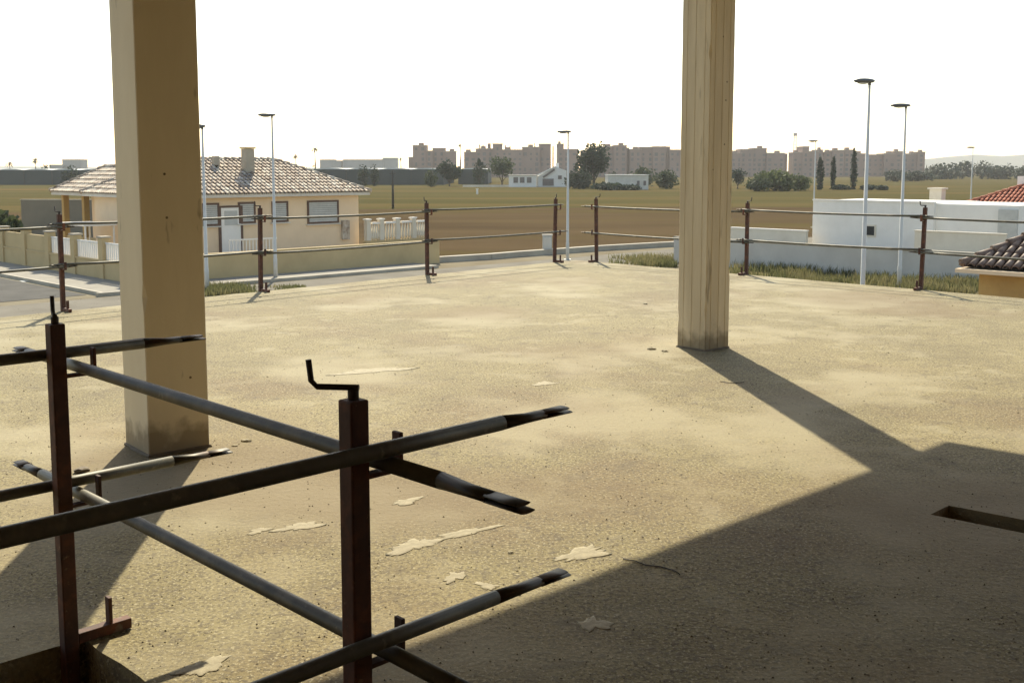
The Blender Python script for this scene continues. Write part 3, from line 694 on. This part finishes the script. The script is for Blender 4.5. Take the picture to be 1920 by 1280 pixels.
proto = tm.build('roof_tile', 'tile_dark', bed, fix=False)
nz = V.cross(ey); nz = nz if nz.z > 0 else -nz
M = Matrix((V, ey, nz)).transposed().to_euler()
first = True; rnd = random.Random(3)
for j in range(8):
    for i in range(24):
        x = .06 + i * .215; h = j * .37
        if h > ln - .2 or x < hipx * (h + .1) / ln: continue
        loc = P0 + V * (x + rnd.uniform(-.012, .012)) + ey * (h - .04) + nz * (.035 + rnd.uniform(0, .012))
        if first: o = proto; o.location = loc; o.rotation_euler = M; first = False
        else: o = inst(proto, 'roof_tile', bed, loc, M)
hc = []
for i in range(7):
    a = P0 + (V * hipx + U * run + ZA * rise) * (i / 7); c = P0 + (V * hipx + U * run + ZA * rise) * ((i + 1.12) / 7)
    MB().tube([a + ZA * .09, c + ZA * .055], [.115, .09], 9).build('hip_tile', 'tile_dark', bed)

# ------------------------------------------------------------------ small things by the street
cb = G(1026, 476, 0); cab = empty('utility_cabinet', cb); tag(cab, 'pale grey utility cabinet at the field edge behind the corner post', 'cabinet')
bevel(MB().box(ZA * .52, (.52, .34, 1.04)).build('body', 'shutter', cab), .015); MB().box(ZA * 1.07, (.58, .40, .06)).build('lid', 'greywall', cab); MB().box((0, -.177, .5), (.42, .012, .86)).build('door', 'pale', cab)
up = at0(737, 132); u0 = empty('utility_pole', up); tag(u0, 'dark thin wooden pole standing alone in the field', 'pole')
MB().tube([(0, 0, 0), (0, 0, 4.6)], [.16, .11], 10).build('shaft', 'wood_pole', u0); MB().box((0, 0, 4.2), (.7, .08, .1)).build('crossbar', 'wood_pole', u0)
mk = at0(895, 205); m0 = empty('white_marker_post', mk); tag(m0, 'tiny white marker post in the green field', 'post')
MB().box(ZA * .5, (.35, .35, 1.0)).build('shaft', 'white', m0); MB().box(ZA * 1.05, (.5, .5, .1)).build('cap', 'white', m0)

# ------------------------------------------------------------------ weeds
def grass(name, regions, label, n, hmax, seed):
    rnd = random.Random(seed); b = MB()
    for _ in range(n):
        (ax, ay, bx, by, hh) = rnd.choice(regions); t = rnd.random(); s_ = rnd.random()
        p = G(ax + (bx - ax) * t, ay + (by - ay) * s_, 0)
        if math.sin(p.x * 2.1) + math.sin(p.y * 1.7 + p.x) < rnd.uniform(-1.6, .6): continue
        for _k in range(3):
            q = p + Vector((rnd.gauss(0, .12), rnd.gauss(0, .12), 0)); h = hmax * hh * rnd.uniform(.35, 1.0); a = rnd.uniform(0, 6.28); wv = Vector((math.cos(a), math.sin(a), 0)) * .022; ln_ = Vector((rnd.gauss(0, .14), rnd.gauss(0, .14), 0)) * h * 1.6
            b.add([q - wv, q + wv, q + ln_ * .5 + ZA * h * .6 + wv * .7, q + ln_ + ZA * h], [(0, 1, 2), (0, 2, 3)])
    tag(b.build(name, 'grass', fix=False), label, 'grass', kind='stuff')
grass('weeds', [(384, 556, 470, 540, .6), (470, 552, 570, 538, .3), (1145, 498, 1275, 484, .6), (1200, 502, 1275, 486, .8)], 'weeds growing on the bare ground beyond the floor edge', 2300, .60, 3)
grass('verge_grass', [(1372, 520, 1600, 500, .9), (1450, 535, 1720, 508, .7), (1600, 550, 1840, 525, .9), (1700, 560, 1830, 535, 1.0), (1500, 545, 1840, 510, .5)], 'green weeds in front of the grey boundary wall', 5200, .60, 4)
sheet('verge', [G(1365, 500, 0), G(1840, 532, 0), G(1900, 640, 0), G(1300, 560, 0)], 0.005, 'verge')

# ------------------------------------------------------------------ trees
def tree(px, d, ytop, ybase, wpx, leaf, label, cat='tree', group='trees beyond the fields', name='field_tree', style='round', seed=0, n=520, dens=1.0):
    rnd = random.Random(seed + int(px)); base = at0(px, d); s_ = d / FPX
    top = EYE + (HZN - ytop) * s_; W = wpx * s_; root = empty(name, base); tag(root, label, cat, group)
    cb_ = top * {'cypress': .04, 'bush': .0}.get(style, .16)
    tr = MB(); tr.tube([(0, 0, 0), (W * .01, 0, cb_ * .8), (W * .03, 0, top * .72)], [max(.12, top * .03), max(.1, top * .022), .04], 7)
    for k in range(4):
        a = rnd.uniform(0, 6.28); tr.tube([(0, 0, cb_ * .8), (math.cos(a) * W * .28, math.sin(a) * W * .28, cb_ + (top - cb_) * rnd.uniform(.3, .6))], [max(.08, top * .012), .03], 5)
    tr.build('trunk', 'bark', root)
    m = MB(); cl = []
    hc_ = top - cb_
    if style == 'cypress':
        for k in range(14): t = k / 13; cl.append((Vector((rnd.gauss(0, .05) * W, rnd.gauss(0, .05) * W, cb_ + hc_ * t * .97)), W * .5 * (math.sin(math.pi * (.12 + .84 * t)) ** .6), hc_ / 13))
    else:
        for k in range(18 if style == 'round' else 30):
            u_, v_, w_ = rnd.gauss(0, 1), rnd.gauss(0, 1), rnd.gauss(0, 1); l_ = math.sqrt(u_ * u_ + v_ * v_ + w_ * w_); rr = rnd.random() ** .33
            f_ = .62
            c = Vector((u_ / l_ * rr * W * .5 * f_, v_ / l_ * rr * W * .5 * f_, cb_ + hc_ * .5 + w_ / l_ * rr * hc_ * .5 * f_)); (setattr(c, 'z', max(c.z - hc_ * .12, hc_ * .14)) if style == 'bush' else None); cl.append((c, W * rnd.uniform(.15, .25), hc_ * rnd.uniform(.15, .26)))
    sz = max(.22, .024 * W + .5 * s_)
    for _ in range(int(n * dens)):
        c, rw, rh_ = rnd.choice(cl); u_, v_, w_ = rnd.gauss(0, 1), rnd.gauss(0, 1), rnd.gauss(0, 1); l_ = math.sqrt(u_ * u_ + v_ * v_ + w_ * w_) + 1e-6; rr = rnd.random() ** .4 * 1.1
        p = c + Vector((u_ / l_ * rr * rw, v_ / l_ * rr * rw, w_ / l_ * rr * rh_)); e1 = Vector((rnd.gauss(0, 1), rnd.gauss(0, 1), rnd.gauss(0, 1))).normalized(); e2 = e1.orthogonal().normalized(); k = sz * rnd.uniform(.7, 1.9)
        if p.z < .1: p.z = .1 + rnd.random() * .5
        m.add([p - e1 * k, p + e2 * k * .8, p + e1 * k, p - e2 * k * .6], [(0, 1, 2, 3)])
    m.build('crown', leaf, root, fix=False)
T = [(843, 300, 300, 347, 62, 'leaf_dark', 'rounded dark tree before the leftmost apartment block', 'round', 900),
     (899, 305, 300, 347, 26, 'leaf_dark', 'slim dark tree left of the white farmhouse', 'cypress', 420),
     (941, 300, 288, 347, 58, 'leaf', 'bare looking grey tree beside the white farmhouse', 'round', 620),
     (1113, 270, 266, 350, 72, 'leaf_dark', 'tallest dark tree in the middle of the far tree line', 'round', 1500),
     (1085, 262, 312, 352, 62, 'leaf_dark', 'dark bushy tree at the foot of the tallest tree', 'bush', 800),
     (1150, 300, 318, 347, 40, 'leaf_dark', 'dark bush behind the pale farm shed', 'bush', 420),
     (1200, 300, 305, 345, 70, 'leaf', 'broad dark tree behind the pale farm shed', 'bush', 800),
     (1250, 262, 312, 356, 62, 'leaf', 'green tree left of the right column', 'bush', 800),
     (1382, 262, 312, 362, 34, 'leaf_dark', 'dark narrow tree touching the right column', 'round', 420),
     (1420, 232, 322, 362, 54, 'leaf', 'dark shrub in front of the light green thicket', 'bush', 800),
     (1450, 236, 310, 364, 90, 'leaf_light', 'light green thicket right of the right column', 'bush', 1200),
     (1495, 238, 320, 364, 60, 'leaf_light', 'light green bush before the leftmost cypress', 'bush', 800),
     (1536, 250, 298, 360, 15, 'leaf_dark', 'leftmost of the three cypresses', 'cypress', 420),
     (1560, 252, 296, 356, 9, 'leaf_dark', 'middle one of the three cypresses, thinnest', 'cypress', 360),
     (1598, 252, 282, 358, 12, 'leaf_dark', 'rightmost of the three cypresses, tallest', 'cypress', 460),
     (1652, 245, 346, 358, 26, 'leaf_dark', 'low dark hedge clump right of the tallest cypress', 'bush', 420),
     (1625, 248, 344, 358, 34, 'leaf_dark', 'low dark hedge between cypress and street lamp', 'bush', 420),
     (1575, 250, 344, 358, 44, 'leaf_dark', 'low hedge at the foot of the cypresses', 'bush', 420),
     (1680, 420, 312, 332, 60, 'leaf_dark', 'dark round tree between the two tall street lamps', 'bush', 500),
     (1720, 430, 316, 330, 70, 'leaf_dark', 'low tree right of the second tallest lamp', 'bush', 420),
     (1765, 520, 300, 326, 90, 'leaf_dark', 'far hazy tree right of the apartments', 'bush', 460),
     (1800, 540, 294, 326, 60, 'leaf_dark', 'far hazy tree before the distant street lamp', 'bush', 460),
     (1838, 530, 294, 326, 54, 'leaf_dark', 'far hazy tree just right of the distant street lamp', 'bush', 460),
     (1880, 520, 304, 328, 90, 'leaf_dark', 'far hazy tree above the red roof', 'bush', 460),
     (1918, 500, 296, 328, 50, 'leaf_dark', 'far hazy tree at the right picture edge', 'bush', 420),
     (578, 330, 302, 322, 44, 'leaf', 'tree showing over the cream house roof, right of the chimney', 'bush', 420),
     (612, 340, 308, 325, 50, 'leaf_dark', 'tree at the left end of the middle greenhouse', 'bush', 420),
     (682, 310, 302, 330, 26, 'leaf_dark', 'small tree before the middle greenhouse', 'bush', 360),
     (702, 312, 298, 330, 22, 'leaf_dark', 'taller small tree before the middle greenhouse', 'bush', 360),
     (810, 290, 312, 346, 34, 'leaf', 'pale bush left of the rounded dark tree', 'bush', 360),
     (140, 330, 306, 322, 60, 'leaf_dark', 'tree on the horizon above the porch house', 'bush', 420),
     (90, 340, 304, 322, 40, 'leaf_dark', 'tree on the horizon at the far left', 'bush', 360),
     (200, 330, 304, 322, 40, 'leaf_dark', 'tree on the horizon beside the left column', 'bush', 360)]
for i, (px, d, yt, yb, wp, lf, lb, st, n) in enumerate(T):
    tree(px, d, yt, yb, wp, lf, lb, name='cypress' if (st == 'cypress' and px > 1500) else 'field_tree', style=st, seed=i * 13, n=int(n * 1.5))
tree(14, 66, 378, 420, 46, 'leaf', 'green garden shrub at the left picture edge behind the garden wall', name='garden_shrub', cat='shrub', group=None, style='bush', seed=5, n=900)
def palm(px, d, ytop, wpx, label):
    base = at0(px, d); s_ = d / FPX; top = EYE + (HZN - ytop) * s_; root = empty('palm_tree', base); tag(root, label, 'palm', 'palms on the horizon')
    rnd = random.Random(px); MB().tube([(0, 0, 0), (.2, 0, top * .5), (.1, 0, top - 1)], [.35, .28, .25], 7).build('trunk', 'bark', root)
    m = MB()
    for k in range(34):
        a = rnd.uniform(0, 6.28); el = rnd.uniform(-.5, 1.1); L = wpx * s_ * .55 * rnd.uniform(.8, 1.15); dr_ = Vector((math.cos(a) * math.cos(el), math.sin(a) * math.cos(el), math.sin(el))); n_ = Vector((-math.sin(a), math.cos(a), 0)) * (.10 * L)
        o_ = Vector((.1, 0, top - 1)); p1 = o_ + dr_ * L * .55; p2 = o_ + dr_ * L - ZA * L * .35
        m.add([o_ - n_ * .3, o_ + n_ * .3, p1 + n_, p1 - n_, p2], [(0, 1, 2, 3), (3, 2, 4)])
    m.build('crown', 'leaf_dark', root, fix=False)
for (px, d, yt, wp, lb) in [(592, 420, 276, 17, 'tall palm right of the cream house roof'), (556, 430, 289, 14, 'short palm next to the tall one by the cream house'), (863, 430, 268, 10, 'single thin palm between the two left apartment blocks'),
                            (22, 430, 304, 16, 'palm on the horizon at the far left edge'), (70, 430, 298, 18, 'palm on the horizon above the left street'), (752, 430, 294, 9, 'small palm left of the leftmost apartment block')]:
    palm(px, d, yt, wp, lb)

# ------------------------------------------------------------------ greenhouses, farm, apartments
def block(name, px0, px1, d, ytop, depth, m, roofm, label, cat, z0=0):
    a, c = at0(px0, d), at0(px1, d); top = EYE + (HZN - ytop) * d / FPX; root = empty(name, (a + c) / 2); tag(root, label, cat)
    W = (c - a).length
    MB().box((0, depth / 2, (top - .35) / 2), (W, depth, top - .35)).build('wall', m, root)
    return root, W, top
for (a, c, d, yt, lb) in [(-160, 205, 330, 317.0, 'long dark netted greenhouse at the far left'), (590, 832, 330, 315.5, 'long dark netted greenhouse behind the ploughed field'), (860, 915, 345, 315.5, 'short netted greenhouse left of the slim dark tree')]:
    r_, W, top = block('greenhouse', a, c, d, yt, 60, 'net', 'net_roof', lb, 'greenhouse')
    nb_ = int(W / 8)
    for i in range(nb_):                              # shallow vaulted bays
        x0 = -W / 2 + W * i / nb_; x1 = x0 + W / nb_
        pr = [(x0, top - .35), (x0 + (x1 - x0) * .25, top - .05), ((x0 + x1) / 2, top + .05), (x0 + (x1 - x0) * .75, top - .05), (x1, top - .35)]
        MB().add([(x, 0, z) for x, z in pr] + [(x, 60, z) for x, z in pr], [(k_, k_ + 1, 6 + k_, 5 + k_) for k_ in range(4)] + [(0, 1, 2, 3, 4)]).build('roof_bay', 'net_roof', r_)
        MB().box((x0, -.1, (top - .4) / 2), (.14, .14, top - .4)).build('post', 'wood_pole', r_)
fb = empty('farmhouse', at0(980, 288)); tag(fb, 'white farmhouse with dark windows and an outside stair gable', 'house')
k_ = 288 / FPX
def fx(px): return (px - 980) * k_
MB().box((fx(980), 4, (EYE - (329 - HZN) * k_) / 2), (52 * k_, 8, EYE - (329 - HZN) * k_)).build('wall', 'white', fb)
for px in (967, 979, 992): MB().box((fx(px), -.05, 1.9), (8.5 * k_, .14, 1.5)).build('window', 'opening', fb)
MB().box((fx(980), 3.9, 3.2), (55 * k_, 8.6, .18)).build('roof', 'greywall', fb)
gx0, gx1 = fx(1008), fx(1062); zt_ = EYE + (HZN - 313) * k_
MB().add([(gx0, 2, 0), (gx1, 2, 0), (gx1, 2, zt_ - 1.0), (fx(1042), 2, zt_), (gx0, 2, 2.9), (gx0, 9, 0), (gx1, 9, 0), (gx1, 9, zt_ - 1.0), (fx(1042), 9, zt_), (gx0, 9, 2.9)],
         [(0, 1, 2, 3, 4), (9, 8, 7, 6, 5), (0, 5, 6, 1), (1, 6, 7, 2), (2, 7, 8, 3), (3, 8, 9, 4), (4, 9, 5, 0)]).build('gable', 'white', fb)
rfm = MB(); rfm.bar((gx0 - .5, 1.7, 2.95), (fx(1042), 1.7, zt_ + .1), .6, .35); rfm.build('verge', 'white', fb)
rfm = MB(); rfm.bar((gx0 + 1.5, 1.9, 2.6), (fx(1040), 1.9, zt_ - .7), .5, .5); rfm.build('shade_strip', 'opening', fb)  # dark bar in place of the shade below the verge, in the window colour
MB().box((fx(1028), 1.95, 1.3), (3.0, .14, 1.9)).build('window', 'opening', fb)
MB().box((fx(1050), 1.95, 2.6), (1.0, .14, 1.0)).build('window', 'opening', fb)
MB().box((fx(1046), 5, zt_ + .4), (.8, .8, 1.3)).build('chimney', 'white', fb)
fw = wall_run('farm_wall', at0(868, 290), Vector((1, 0, 0)), Vector((0, -1, 0)), 14, .55, .3, 'white_cream', 'low pale farm wall at the foot of the trees left of the farmhouse')
sd_ = empty('farm_shed', at0(1177, 250)); tag(sd_, 'pale flat farm shed with two small windows between trees', 'shed'); k2 = 250 / FPX
MB().box((0, 3.5, (EYE - (329 - HZN) * k2) / 2), (76 * k2, 7, EYE - (329 - HZN) * k2)).build('wall', 'pale', sd_)
MB().box((0, 3.4, EYE - (328 - HZN) * k2), (78 * k2, 7.4, .14)).build('roof', 'white', sd_)
for px in (1196, 1208): MB().box(((px - 1177) * k2, -.05, 1.55), (.6, .14, 1.1)).build('window', 'opening', sd_)
tree(1140, 244, 340, 352, 74, 'leaf_dark', 'dark hedge before the pale farm shed', name='hedge', cat='hedge', style='bush', seed=77, n=900)
tree(1180, 244, 343, 352, 50, 'leaf_dark', 'right end of the dark hedge before the pale farm shed', name='hedge', cat='hedge', style='bush', seed=78, n=700)

def apartments(name, units, d, label, m='apartment', seed=0, win=True):
    rnd = random.Random(seed); s_ = d / FPX; x_mid = (units[0][0] + units[-1][1]) / 2; base = at0(x_mid, d); root = empty(name, base); tag(root, label, 'apartments', 'far apartment blocks' if m == 'apartment' else 'pale far blocks')
    wn = MB()
    for (a, c, yt) in units:
        x0, x1 = (a - x_mid) * s_, (c - x_mid) * s_; top = EYE + (HZN - yt) * s_; wd = x1 - x0; dy = rnd.uniform(0, 5); thin = wd < 2.6
        dep = wd if thin else rnd.uniform(11, 15)
        if thin: dy += 5
        MB().box(((x0 + x1) / 2, dy + dep / 2, top / 2), (wd, dep, top)).build('chimney' if thin else 'tower', m, root)
        if thin: continue
        MB().box(((x0 + x1) / 2, dy + dep / 2, top + .2), (wd + .5, dep + .5, .4)).build('roof', 'tile' if m == 'apartment' else m, root)
        if rnd.random() < .7 and m == 'apartment':
            hx = rnd.uniform(.3, .7); MB().box((x0 + wd * hx, dy + 4, top + .9), (min(3, wd * .4), 3, 1.8)).build('roof_turret', m, root)
        nw = max(1, int(wd / 3.1)); nf = max(1, int(top / 3.1))
        for i in range(nw):
            for j in range(nf):
                if rnd.random() < .12: continue
                xx = x0 + wd * (i + .5) / nw; zz = 1.7 + j * 3.05
                if zz + .8 > top: continue
                wn.box((xx, dy - .02, zz), (rnd.choice([1.2, 1.5, 2.0]), .3, rnd.choice([1.3, 2.0])))
    if win: tag(wn.build('windows', 'opening', root), kind='stuff')
    return root
apartments('apartment_block', [(767, 776, 296), (775, 800, 274), (799, 812, 284), (811, 834, 279), (832, 854, 285)], 640, 'leftmost pinkish apartment block on the horizon, standing apart', seed=1)
apartments('apartment_block', [(870, 893, 286), (892, 925, 280), (898, 900.5, 271), (904, 906.5, 272), (914, 920, 269), (924, 942, 271), (946, 948.5, 272), (955, 957.5, 274), (941, 980, 282), (979, 1012, 277), (1002, 1004, 268), (1011, 1033, 271), (1036, 1038.5, 274), (1045, 1057, 271), (1055, 1084, 281)], 640, 'wide pinkish apartment block behind the white farmhouse', seed=2)
apartments('apartment_block', [(1090, 1130, 285), (1128, 1152, 276), (1150, 1174, 274), (1176, 1181, 277), (1180, 1202, 281), (1200, 1226, 277), (1224, 1248, 276), (1250, 1257, 275), (1255, 1285, 282), (1284, 1318, 278)], 650, 'pinkish apartment block between the tallest tree and the right column', seed=3)
apartments('apartment_block', [(1332, 1362, 284), (1360, 1390, 288), (1388, 1412, 281), (1411, 1438, 279), (1437, 1470, 288), (1473, 1480, 288), (1485, 1503, 287), (1502, 1514, 276), (1513, 1532, 285), (1530, 1541, 282), (1545, 1561, 286), (1560, 1582, 283), (1584, 1602, 282), (1601, 1626, 289)], 690, 'greyish apartment block behind the three cypresses', seed=4)
apartments('apartment_block', [(1626, 1656, 291), (1655, 1676, 289), (1675, 1691, 285), (1690, 1706, 290), (1705, 1720, 289), (1720, 1734, 286)], 720, 'rightmost greyish apartment block between the two tall lamps', seed=5)
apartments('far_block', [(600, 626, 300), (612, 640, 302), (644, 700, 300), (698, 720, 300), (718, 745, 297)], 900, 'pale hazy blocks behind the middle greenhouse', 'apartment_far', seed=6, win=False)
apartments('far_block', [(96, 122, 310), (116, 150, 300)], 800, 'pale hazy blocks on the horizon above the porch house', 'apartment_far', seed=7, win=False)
ms = at0(1487, 900); mt = empty('radio_mast', ms); tag(mt, 'faint thin radio mast above the greyish apartments', 'mast'); htop = EYE + (HZN - 250) * .45
for s1 in (-1, 1):
    for s2 in (-1, 1): MB().tube([(s1 * 1.6, s2 * 1.6, 0), (s1 * .7, s2 * .7, htop)], .2, 5).build('leg', 'steel', mt)
m = MB()
for i in range(12): z = htop * (i + 1) / 12.5; k_ = 1.6 - .9 * z / htop; m.box((0, 0, z), (2 * k_, 2 * k_, .25))
m.build('platforms', 'steel', mt); MB().box((0, 0, htop - 1.5), (2.6, 2.6, 2.4)).build('antenna', 'steel', mt)
# distant hills
def hills(pts, d, m):
    b = MB(); P = [(px, y) for px, y in pts]; f_ = []; 
    top = [D(px, y, d + 120 * math.sin(px * .01)) for px, y in P]; fr = [Vector((t.x, t.y - 260, 0)) for t in top]; bk = [Vector((t.x, t.y + 400, 0)) for t in top]; n = len(P)
    b.add(top + fr + bk, [(i, i + 1, n + i + 1, n + i) for i in range(n - 1)] + [(i + 1, i, 2 * n + i, 2 * n + i + 1) for i in range(n - 1)], True)
    return tag(b.build('hills', m), kind='structure')
hills([(1560, 318), (1640, 306), (1720, 300), (1780, 294), (1830, 290), (1880, 293), (1940, 289), (2060, 297), (2200, 303), (2400, 312)], 2500, 'hill')
hills([(-700, 314), (-300, 310), (0, 312), (200, 314), (420, 313), (620, 315), (800, 317)], 2700, 'hill')

# ------------------------------------------------------------------ haze
b = MB(); b.box((0, 1600, 24.5), (6450, 4050, 51)); hz = b.build('haze', 'hill')
hm = bpy.data.materials.new('haze'); hm.use_nodes = True; n = hm.node_tree.nodes; n.clear()
vo = n.new('ShaderNodeVolumePrincipled'); vo.inputs['Color'].default_value = (0.95, 0.94, 0.92, 1); vo.inputs['Density'].default_value = 0.00018; vo.inputs['Anisotropy'].default_value = 0.2
mo = n.new('ShaderNodeOutputMaterial'); hm.node_tree.links.new(vo.outputs[0], mo.inputs['Volume'])
hz.data.materials.clear(); hz.data.materials.append(hm); tag(hz, 'thin pale haze filling the air over the fields', 'haze', kind='stuff')
